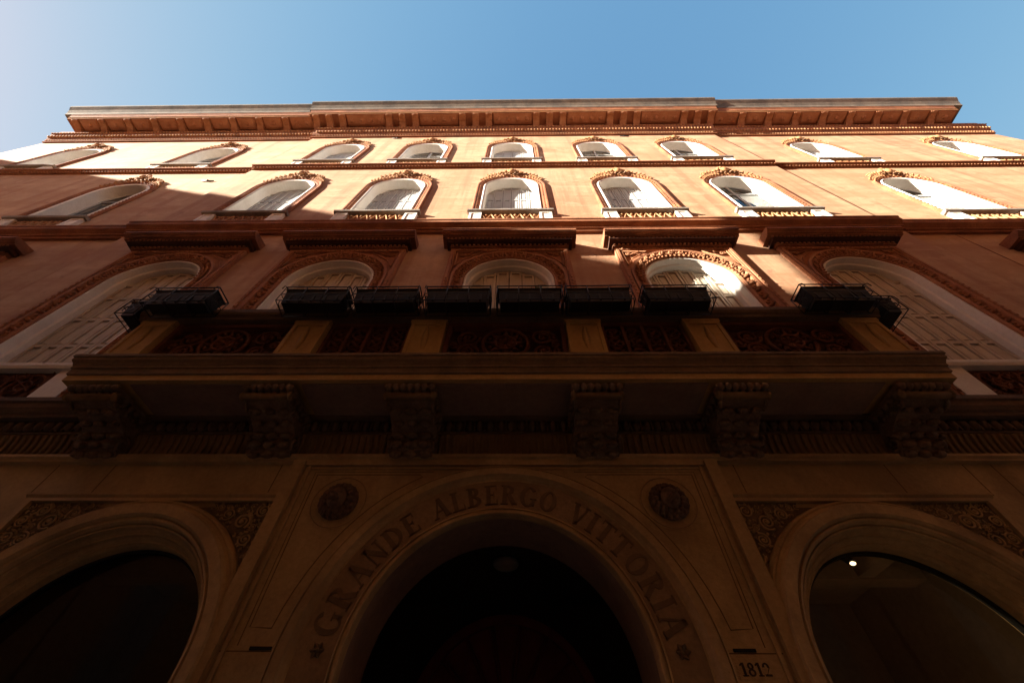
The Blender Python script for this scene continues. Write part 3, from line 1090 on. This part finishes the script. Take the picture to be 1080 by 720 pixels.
dr = q.build('entrance_door', REDWOOD, H)
for sx in (-1, 1):
    q = MB()
    q.box(*sorted((sx * .01, sx * 1.17)), -2.84, -2.78, 0.02, 2.42)
    for z0, z1 in ((.2, .9), (1.05, 1.6), (1.75, 2.3)):
        q.box(*sorted((sx * .15, sx * 1.02)), -2.78, -2.755, z0, z1)
    q.build('door_leaf', REDWOOD, dr)
q = MB()
q.prism(arch_pts(0, 1.17, 2.5, 24), -2.85, -2.84)
q.build('fanlight_panel', REDWOOD, dr)

# ---- side arches: shop windows
def shop_arch(name='shop_window'):
    m_ = MB()
    m_.arch([(GA, -.34), (GA + .13, -.34), (GA + .13, .02), (GA + .12, .04), (GA + .105, .035), (GA + .095, -.01), (GA + .075, -.05), (GA + .06, -.05), (GA + .055, -.09), (GA + .03, -.13), (GA + .015, -.13), (GA, -.17)], GZ, .35, 44)
    o = m_.build(name, STONE, H)
    q = MB()
    q.arch([(GA + .13, -.01), (GA + .13, .05), (GA + .145, .085), (GA + .165, .095), (GA + .18, .075), (GA + .19, .10), (GA + .205, .125), (GA + .30, .135), (GA + .305, .105), (GA + .32, .075), (GA + .345, .065), (GA + .36, .075), (GA + .375, .07), (GA + .39, .04), (GA + .395, -.01)], GZ, .35, 44)
    q.build('archivolt', STONE, o)
    q = MB()
    A = arch_pts(0, GA + .01, GZ, 24)
    q.add([(x, .28, z) for x, z in [(-GA - .01, .35)] + A + [(GA + .01, .35)]], [tuple(range(len(A) + 2))])
    q.build('glass', GLASS, o, recalc=False).data.flip_normals()
    q = MB()
    q.arch([(GA - .025, -.31), (GA + .005, -.31), (GA + .005, -.25), (GA - .025, -.25)], GZ, .35, 40)
    q.build('window_frame', IRON, o)
    q = MB()
    q.sweepx([(.0, .24), (.12, .24), (.14, .28), (.14, .34), (0, .36)], -GA - .25, GA + .25, back=-.34)
    q.build('sill', STONE, o)
    # rectangular label frame and the carved spandrels
    q = MB()
    for sx in (-1, 1):
        q.box(*sorted((sx * 1.395, sx * 1.45)), -.01, .05, 2.3, 3.93)
        q.box(*sorted((sx * 1.46, sx * 1.495)), -.01, .03, 2.3, 3.995)
    q.box(-1.45, 1.45, -.01, .052, 3.93, 3.965)
    q.sweepx([(.0, 3.97), (.03, 3.97), (.06, 4.0), (.06, 4.02), (0, 4.025)], -1.50, 1.50)
    q.build('label_frame', STONE, o)
    R_ = GA + .40
    for sx in (-1, 1):
        q = MB()
        for i in range(12):
            t0, t1 = radians(12 + i * 5), radians(12 + (i + 1) * 5)
            q.quad((sx * min(1.395, R_ * cos(t0)), -.006, GZ + R_ * sin(t0)), (sx * min(1.395, R_ * cos(t1)), -.006, GZ + R_ * sin(t1)), (sx * 1.395, -.006, GZ + R_ * sin(t1)), (sx * 1.395, -.006, GZ + R_ * sin(t0)))
        q.quad((sx * .72, -.007, GZ + R_ * sin(radians(60))), (sx * 1.395, -.007, GZ + R_ * sin(radians(60))), (sx * 1.395, -.007, 3.93), (sx * .60, -.007, 3.93))
        q.slot = 1
        rg = random.Random(12)
        disks = []
        for tries in range(4000):
            x, z = rg.uniform(.6, 1.385), rg.uniform(2.95, 3.92)
            room = min(1.385 - x, 3.92 - z, sqrt(x * x + (z - GZ) ** 2) - R_ - .01)
            for (a, c, e) in disks:
                room = min(room, sqrt((x - a) ** 2 + (z - c) ** 2) - e)
            lim = .10 if tries < 900 else .05 if tries < 2000 else .025
            if room > (.075 if tries < 900 else .035 if tries < 2000 else .016):
                disks.append((x, z, min(room, lim)))
        for (x, z, r) in disks:
            q.scroll(sx * x, z, .014, r * .86, 2.0 if r > .04 else 1.2, rg.uniform(0, 6), sx, max(.005, r * .13))
            for k in range(5 if r > .04 else 1):
                a = rg.uniform(0, 2 * pi)
                q.leaf(sx * x + r * .8 * cos(a), z + r * .8 * sin(a), .008, r * .45, r * .2, a + 1.2, .012)
        q.build('carved_spandrel', [FASCIA, STONE], o, recalc=False)
    return o
SH = shop_arch()
SH.location = (-3.73, 0, 0)
for x in gx[1:]:
    copy_tree(SH, H, (x, 0, 0))
# shop interiors
for xc in (-3.73, 3.73):
    q = MB()
    for sx in (-1, 1):
        q.quad((xc + sx * 1.6, .36, 0), (xc + sx * 1.6, 3.1, 0), (xc + sx * 1.6, 3.1, 4.2), (xc + sx * 1.6, .36, 4.2))
    q.quad((xc - 1.6, .36, 4.05), (xc + 1.6, .36, 4.05), (xc + 1.6, 3.1, 4.05), (xc - 1.6, 3.1, 4.05))
    q.quad((xc - 1.6, 3.1, 0), (xc + 1.6, 3.1, 0), (xc + 1.6, 3.1, 4.2), (xc - 1.6, 3.1, 4.2))
    q.box(xc - 1.6, xc + 1.6, -1.75, -1.5, 3.78, 4.045)
    q.box(xc + .75, xc + .95, -1.5, -.4, 3.8, 4.045)
    q.build('shop_room', ROOM, H, recalc=False)

# ---- balcony
bl = MB()
slab = [(.80, 5.02), (.80, 5.105), (.0, 5.11)]
slab2 = [(.805, 5.106), (.82, 5.12), (.82, 5.20), (.835, 5.205), (.835, 5.24), (.855, 5.28), (.88, 5.31), (.88, 5.355), (.895, 5.36), (.895, 5.40), (.0, 5.42)]
def slab_prof(mb, prof, xh):
    """mitred on both ends: the moulding returns along the sides"""
    n = len(prof)
    P = []
    F = []
    pmax = prof[0][0]
    rings = []
    for (p, z) in prof:
        e = xh + (p - pmax)
        P += [(-e, 0.02, z), (-e, -p, z), (e, -p, z), (e, 0.02, z)]
    for i in range(n - 1):
        for j in range(3):
            F.append((i * 4 + j, i * 4 + j + 1, (i + 1) * 4 + j + 1, (i + 1) * 4 + j))
    F.append((0, 1, 2, 3))
    k = (n - 1) * 4
    F.append((k, k + 1, k + 2, k + 3))
    mb.add(P, F)
slab_prof(bl, slab[:-1], 5.25)
bl.slot = 1
slab_prof(bl, slab2[:-1], 5.255)
BAL = bl.build('balcony', [OCHRE, FASCIA], H)
q = MB()
for a, b in zip((-4.62, -2.55, -.90, 1.32, 2.99), (-3.0, -1.32, .90, 2.55, 4.62)):
    pass
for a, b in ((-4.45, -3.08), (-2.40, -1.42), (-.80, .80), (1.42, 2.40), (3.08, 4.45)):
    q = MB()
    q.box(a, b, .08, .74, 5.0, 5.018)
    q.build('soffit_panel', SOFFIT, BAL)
PIL = [(-5.22, -4.76), (-3.00, -2.52), (-1.33, -.85), (.85, 1.33), (2.52, 3.00), (4.76, 5.22)]
q = MB()
q.box(-5.22, 5.22, .46, .80, 5.40, 5.47)
for sx in (-1, 1):
    q.box(*sorted((sx * 4.90, sx * 5.22)), .0, .46, 5.40, 5.47)
q.build('plinth', OCHRE, BAL)
first = None
for a, b in PIL:
    q = MB()
    w = b - a
    q.box(-w / 2, w / 2, .50, .75, 5.47, 6.30)
    q.box(-w / 2 - .02, w / 2 + .02, .48, .77, 5.47, 5.53)
    q.box(-w / 2 - .02, w / 2 + .02, .48, .77, 6.235, 6.30)
    for u in (-w / 2, w / 2 - .05):
        q.box(u, u + .05, .75, .768, 5.53, 6.235)
    q.box(-w / 2 + .05, w / 2 - .05, .75, .768, 5.53, 5.58)
    q.box(-w / 2 + .05, w / 2 - .05, .75, .768, 6.18, 6.235)
    q.leaf(0, 5.66, .75, .5, .05, pi / 2, .015)
    o = q.build('balustrade_pillar', OCHRE, BAL, ((a + b) / 2, 0, 0))
PAN = [(-4.74, -3.02, 2), (-2.50, -1.35, 4), (-.83, .83, 2), (1.35, 2.50, 4), (3.02, 4.74, 2)]
for a, b, k in PAN:
    q = MB()
    w = b - a
    q.box(-w / 2, w / 2, .53, .60, 5.47, 6.30)
    q.slot = 1
    q.box(-w / 2, w / 2, .60, .70, 5.47, 5.53)
    q.box(-w / 2, w / 2, .60, .70, 6.235, 6.30)
    if k == 2:
        for u in (-w / 2, w / 2 - .06):
            q.box(u, u + .06, .60, .695, 5.53, 6.235)
        R_ = .31
        q.tube([(R_ * cos(t * pi / 16), -.65, 5.885 + R_ * sin(t * pi / 16)) for t in range(33)], .028, 6)
        q.tube([(.14 * cos(t * pi / 8), -.67, 5.885 + .14 * sin(t * pi / 8)) for t in range(17)], .02, 6)
        for i in range(8):
            t = i * pi / 4
            q.leaf(.03 * cos(t), 5.885 + .03 * sin(t), .65, .24, .05, t, .02)
            q.blob(.225 * cos(t + .39), .66, 5.885 + .225 * sin(t + .39), .03, .03, .03, 6, 4)
        for sx in (-1, 1):
            q.scroll(sx * .52, 6.02, .64, .17, 1.9, 0, sx, .024)
            q.scroll(sx * .52, 5.73, .64, .15, 1.9, 0, -sx, .024)
            q.scroll(sx * .70, 5.88, .63, .08, 1.5, 0, sx, .02)
            for i in range(7):
                a_ = rnd.uniform(0, 2 * pi)
                q.leaf(sx * rnd.uniform(.40, .74), rnd.uniform(5.62, 6.15), .63, .13, .03, a_, .02)
    else:
        for i in range(k + 1):
            u = -w / 2 + i * (w - .04) / k
            q.box(u, u + .04, .60, .69, 5.53, 6.235)
        for i in range(k):
            cx = -w / 2 + .02 + (i + .5) * (w - .04) / k
            for zc_ in (5.66, 5.885, 6.11):
                R_ = .10
                q.tube([(cx + R_ * cos(t * pi / 8), -.64, zc_ + R_ * sin(t * pi / 8)) for t in range(17)], .018, 5)
                for j in range(4):
                    t = j * pi / 2 + pi / 4
                    q.leaf(cx, zc_, .63, .11, .03, t, .02)
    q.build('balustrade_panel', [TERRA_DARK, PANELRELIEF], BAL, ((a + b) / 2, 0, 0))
# balustrade returns at both ends
for sx in (-1, 1):
    q = MB()
    q.box(*sorted((sx * 5.0, sx * 5.14)), .02, .49, 5.47, 6.30)
    q.build('side_panel', TERRA_DARK, BAL)
q = MB()
rail = [(.74, 6.302), (.79, 6.302), (.80, 6.34), (.83, 6.36), (.85, 6.40), (.85, 6.47), (.70, 6.49)]
q.sweepx(rail, -5.30, 5.30, back=.42)
for sx in (-1, 1):
    q.box(*sorted((sx * 4.88, sx * 5.30)), .0, .42, 6.31, 6.48)
q.build('handrail', DARKSTONE, BAL)

# consoles
def console(hw):
    mb = MB()
    side = [(.02, 4.47), (.11, 4.45), (.17, 4.49), (.20, 4.56), (.21, 4.63), (.25, 4.69), (.34, 4.74), (.46, 4.78), (.58, 4.82), (.67, 4.86), (.68, 4.93), (.02, 4.93)]
    n = len(side)
    mb.add([(-hw, -p, z) for p, z in side] + [(hw, -p, z) for p, z in side],
           [(i, (i + 1) % n, n + (i + 1) % n, n + i) for i in range(n)] + [tuple(range(n)), tuple(range(2 * n - 1, n - 1, -1))])
    o = mb.build('console', CARVED, BAL)
    c = MB()
    c.box(-hw - .05, hw + .05, .0, .76, 4.93, 4.978)
    for i in range(7):
        c.blob(-hw + i * hw / 3, .745, 4.945, .045, .05, .05, 6, 5)
        c.leaf(-hw + i * hw / 3, 4.84, .68, .12, .05, pi / 2, .04)
    for sx in (-1, 1):
        for i in range(6):
            c.blob(sx * (hw + .03), .10 + i * .11, 4.915, .035, .045, .045, 6, 5)
    c.build('capital', CARVED, o)
    c = MB()
    c.tube([(-hw - .03, -.685, 4.86), (hw + .03, -.685, 4.86)], .042, 10)
    for sx in (-1, 1):
        c.blob(sx * (hw + .03), .685, 4.86, .03, .055, .055, 8, 6)
    c.build('capital_roll', COVE, o)
    c = MB()
    for sx in (-1, 1):                                       # side volutes
        pts = []
        for i in range(31):
            qv = i / 30
            r = .11 * (1 - .85 * qv)
            t = qv * 3.6 * pi
            pts.append((sx * (hw + .008), -(.15 + r * cos(t)), 4.58 + r * sin(t)))
        c.tube(pts, .022, 5)
        pts = []
        for i in range(31):
            qv = i / 30
            r = .085 * (1 - .85 * qv)
            t = pi + qv * 3.6 * pi
            pts.append((sx * (hw + .008), -(.56 + r * cos(t)), 4.86 + r * sin(t)))
        c.tube(pts, .018, 5)
        for i in range(7):
            c.blob(sx * (hw + .01), .22 + i * .06, 4.83 + .03 * sin(i), .02, .03, .03, 6, 4)
    for row in range(5):                                     # acanthus leaves climbing the front
        for j in range(3):
            x = -hw + (j + .5) * hw * 2 / 3
            p = [.13, .20, .23, .35, .50][row]
            z = [4.455, 4.54, 4.645, 4.735, 4.785][row]
            c.blob(x, p + .01, z, hw * .30, .05, .045, 8, 5)
            c.blob(x + hw * .12 * (1 if row % 2 else -1), p + .04, z - .015, .035, .03, .03, 6, 4)
    c.build('acanthus_carving', CARVED, o)
    return o
K0 = console(.25)
ks = [-4.83, -2.76, -1.09, 1.09, 2.76, 4.83]
K0.location = (ks[0], 0, 0)
for x in ks[1:]:
    copy_tree(K0, BAL, (x, 0, 0))

q = MB()
q.tube([(XC + .035, -.02, 11.7), (XC + .035, -.02, 17.5)], .034, 6)
q.tube([(XC + .035, -.02, 17.66), (XC + .035, -.02, 23.25)], .034, 6)
q.build('riser_shade_line', IRON, H, (0, WOFF, 0))  # dark tube painting the shade on the projecting bay's right riser
# cables clipped to the right wing
q = MB()
q.tube([(11.15, -.008, 5.4), (11.15, -.008, 11.2)], .007, 5)
q.build('cable', TERRA, H, (0, WOFF, 0))

# ------------------------------------------------------------------ planters on the balcony rail
def planter_meshes(L=.90, seed=1):
    rg = random.Random(seed)
    t = MB()
    h0, h1 = 0.02, .31
    # tapered trough, open at the top, with a rolled lip
    def ringz(z, d, w):
        return [(-w, -(-d), z), (w, -(-d), z), (w, -d, z), (-w, -d, z)]
    w0, w1, d0, d1 = L / 2 - .04, L / 2 - .01, .085, .115
    P = ringz(h0, d0, w0) + ringz(h1, d1, w1) + ringz(h1, d1 + .012, w1 + .012) + ringz(h1 + .02, d1 + .012, w1 + .012) + ringz(h1 + .02, d1 - .012, w1 - .012) + ringz(h0 + .22, d0 + .012, w0)
    F = [(0, 1, 2, 3)]
    for k in range(5):
        for j in range(4):
            j2 = (j + 1) % 4
            F.append((k * 4 + j, k * 4 + j2, (k + 1) * 4 + j2, (k + 1) * 4 + j))
    F.append((20, 21, 22, 23))
    t.add(P, F)
    for i in range(5):
        x = -w0 + (i + .5) * 2 * w0 / 5
        t.box(x - .012, x + .012, d0 + .006, d0 + .022, h0 + .02, h1 - .05)
    r = MB()
    wr, dr_ = L / 2 + .012, .135
    def rect(z, rad):
        r.tube([(-wr, -dr_, z), (wr, -dr_, z)], rad)
        r.tube([(-wr, dr_, z), (wr, dr_, z)], rad)
        for sx in (-1, 1):
            r.tube([(sx * wr, -dr_, z), (sx * wr, dr_, z)], rad)
    rect(.37, .009)
    rect(.18, .006)
    rect(.012, .007)
    for x in (-wr, -wr / 3, wr / 3, wr):
        for d in (-dr_, dr_):
            r.tube([(x, d, .012), (x, d, .37)], .007)
        r.tube([(x, -dr_, .012), (x, dr_, .012)], .007)
    for sx in (-1, 1):                                       # curled ends
        pts = []
        for i in range(19):
            qv = i / 18
            a = qv * 2.6 * pi
            rr = .06 * (1 - .8 * qv)
            pts.append((sx * (wr + .006), rr * cos(a), .25 + rr * sin(a)))
        r.tube(pts, .006, 5)
        pts = [(sx * (wr + .006), .07 * cos(k * pi / 8), .10 + .07 * sin(k * pi / 8)) for k in range(17)]
        r.tube(pts, .006, 5)
        r.tube([(sx * wr, -dr_, .37), (sx * wr, -dr_ - .04, .33), (sx * wr, -dr_ - .045, .25)], .007, 5)
    e = MB()
    e.add([(x, y, h0 + .235) for x, y in ((-w0, d0), (w0, d0), (w0, -d0), (-w0, -d0))], [(0, 1, 2, 3)])
    return t, r, e
tm, rm, em = planter_meshes()
proto = None
GRP = 'black planters along the balcony rail'
def planter(label, loc, rz=0):
    global proto
    if proto is None:
        o = thing('planter_box', label, 'planter', loc, GRP)
        tm.build('trough', PLASTIC, o)
        rm.build('wire_rack', IRON, o)
        em.build('soil', GAP, o)
        proto = o
    else:
        o = proto.copy()
        C.objects.link(o)
        for ch in proto.children:
            d = ch.copy()
            C.objects.link(d)
            d.parent = o
        o.location = loc
        o['label'] = label
    o.rotation_euler = (0, 0, rz)
    return o
PYF = D - .98
spec = [
    (-2.715, 'black planter box in a wire rack, second along the rail from its left corner'),
    (-1.70, 'black planter box in wire rack above left tracery panel, right of the second box'),
    (-.68, 'black planter box below the left half of the middle arched window'),
    (.34, 'black planter box below the right half of the middle arched window'),
    (1.32, 'black planter box in wire rack just right of the middle arched window'),
    (2.42, 'black planter box with sunlit arched shutters behind it, last before the gap on the right'),
    (-4.62, 'black planter box facing the street at the left corner of the balcony'),
    (4.66, 'black planter box facing the street at the right corner of the balcony'),
]
for x, lb in spec:
    planter(lb, (x, PYF, 6.27), rnd.uniform(-.012, .012))
planter('black planter box turned sideways on the left end of the balcony', (-5.42, D - .46, 6.27), pi / 2)
planter('black planter box turned sideways on the right end of the balcony', (5.46, D - .46, 6.27), pi / 2)
sp = MB()
for i in range(9):
    a = rnd.uniform(.5, 2.6)
    sp.leaf(rnd.uniform(-.06, .06), rnd.uniform(0, .05), 0, rnd.uniform(.12, .22), .022, a, .02)
sp.tube([(0, 0, -.06), (.01, 0, .12)], .006, 5)
o = sp.build('sprouting_plant', LEAF, None, (.42, PYF, 6.60))
o['label'] = 'small green sprout growing from a black box below the middle window'
o['category'] = 'plant'

# ------------------------------------------------------------------ lamps
o = thing('ceiling_lamp', 'dull round glass lamp on the ceiling inside the dark entrance', 'lamp', (0, D + 1.5, 4.0))
q = MB()
q.blob(0, 0, -.05, .17, .17, .07, 20, 8)
q.build('glass_bowl', FROST, o)
q = MB()
q.blob(0, 0, -.012, .19, .19, .02, 20, 4)
q.build('ceiling_plate', IRON, o)
o = thing('spotlight', 'small lit spotlight glowing behind the right arched shop window', 'lamp', (4.20, D + 1.15, 3.97))
q = MB()
q.tube([(0, 0, 0), (0, 0, .075)], .012, 8)
q.build('rod', IRON, o)
q = MB()
q.tube([(0, 0, 0), (0, 0, -.08)], .012, 8)
q.tube([(0, .03, -.07), (0, -.05, -.17)], .045, 12)
q.build('housing', IRON, o)
q = MB()
q.blob(0, .054, -.177, .034, .026, .020, 14, 8)
q.build('bulb', BULB, o)
ll = bpy.data.lights.new('spotlight_beam', 'SPOT')
ll.energy = 30.0
ll.color = (1, .72, .42)
ll.spot_size = radians(70)
ll.shadow_soft_size = .03
lo = bpy.data.objects.new('spotlight_beam', ll)
C.objects.link(lo)
lo.parent = o
lo.location = (0, -.08, -.22)
lo.rotation_euler = (radians(-25), 0, 0)

# ------------------------------------------------------------------ the houses across the street (behind the viewer)
def house(name, label, x0, x1, yf, yb, h, M, cols, rows, z0=3.6):
    o = thing(name, label, 'house', ((x0 + x1) / 2, yf, 0))
    w = MB()
    hw = (x1 - x0) / 2
    dp = yf - yb
    w.box(-hw, hw, 0, dp, 0, h)
    w.build('wall', M, o)
    r = MB()
    r.box(-hw, hw, 0, dp, h + .002, h + .06)
    r.build('roof', ROOFTILE, o)
    first = None
    for c in range(cols):
        x = -hw + (c + .5) * 2 * hw / cols
        for k in range(rows):
            z = z0 + k * 3.6
            if z + 2 < h:
                if first is None:
                    n = MB()
                    n.box(-.55, -.02, -.06, .0, 0, 1.7)
                    n.box(.02, .55, -.06, .0, 0, 1.7)
                    n.box(-.65, .65, -.10, .0, -.12, -.002)
                    first = n.build('shuttered_window', SHUTTER, o)
                    d = first
                else:
                    d = first.copy()
                    C.objects.link(d)
                    d.parent = o
                d.location = (x, 0, z)
    return o
YF = -1.2
house('corner_house', 'tall red plaster house at the far left across the street', -62, -38.6, YF, -10.9, 26.8, RED_PLASTER, 6, 7)
LOW = house('low_house', 'low yellow plaster house opposite, between the two taller houses', -38.5, -9.7, YF, -9, 10.5, YELLOW_PLASTER, 8, 2)
q = MB()
q.box(10.2, 14.35, .3, 4.0, 10.4, 14.95)
q.build('roof_sun_blocker', YELLOW_PLASTER, LOW)  # unseen block added to keep sun off the balcony's right end
house('facing_house', 'red plaster house directly across the narrow street', -9.6, 7.9, YF, -12, 18.05, RED_PLASTER, 5, 4)
house('raised_house', 'unseen red plaster house opposite on the right, made tall to block sky light', 8.0, 42, YF, -12, 22.0, RED_PLASTER, 9, 5)  # out of view; height raised to cut sky light on the facade
house('sky_blocking_house', 'unseen tall yellow house added behind the low house to block sky light', -37, -9, -13, -26, 30.0, YELLOW_PLASTER, 8, 7)  # added out of view to darken the shaded wall on the left
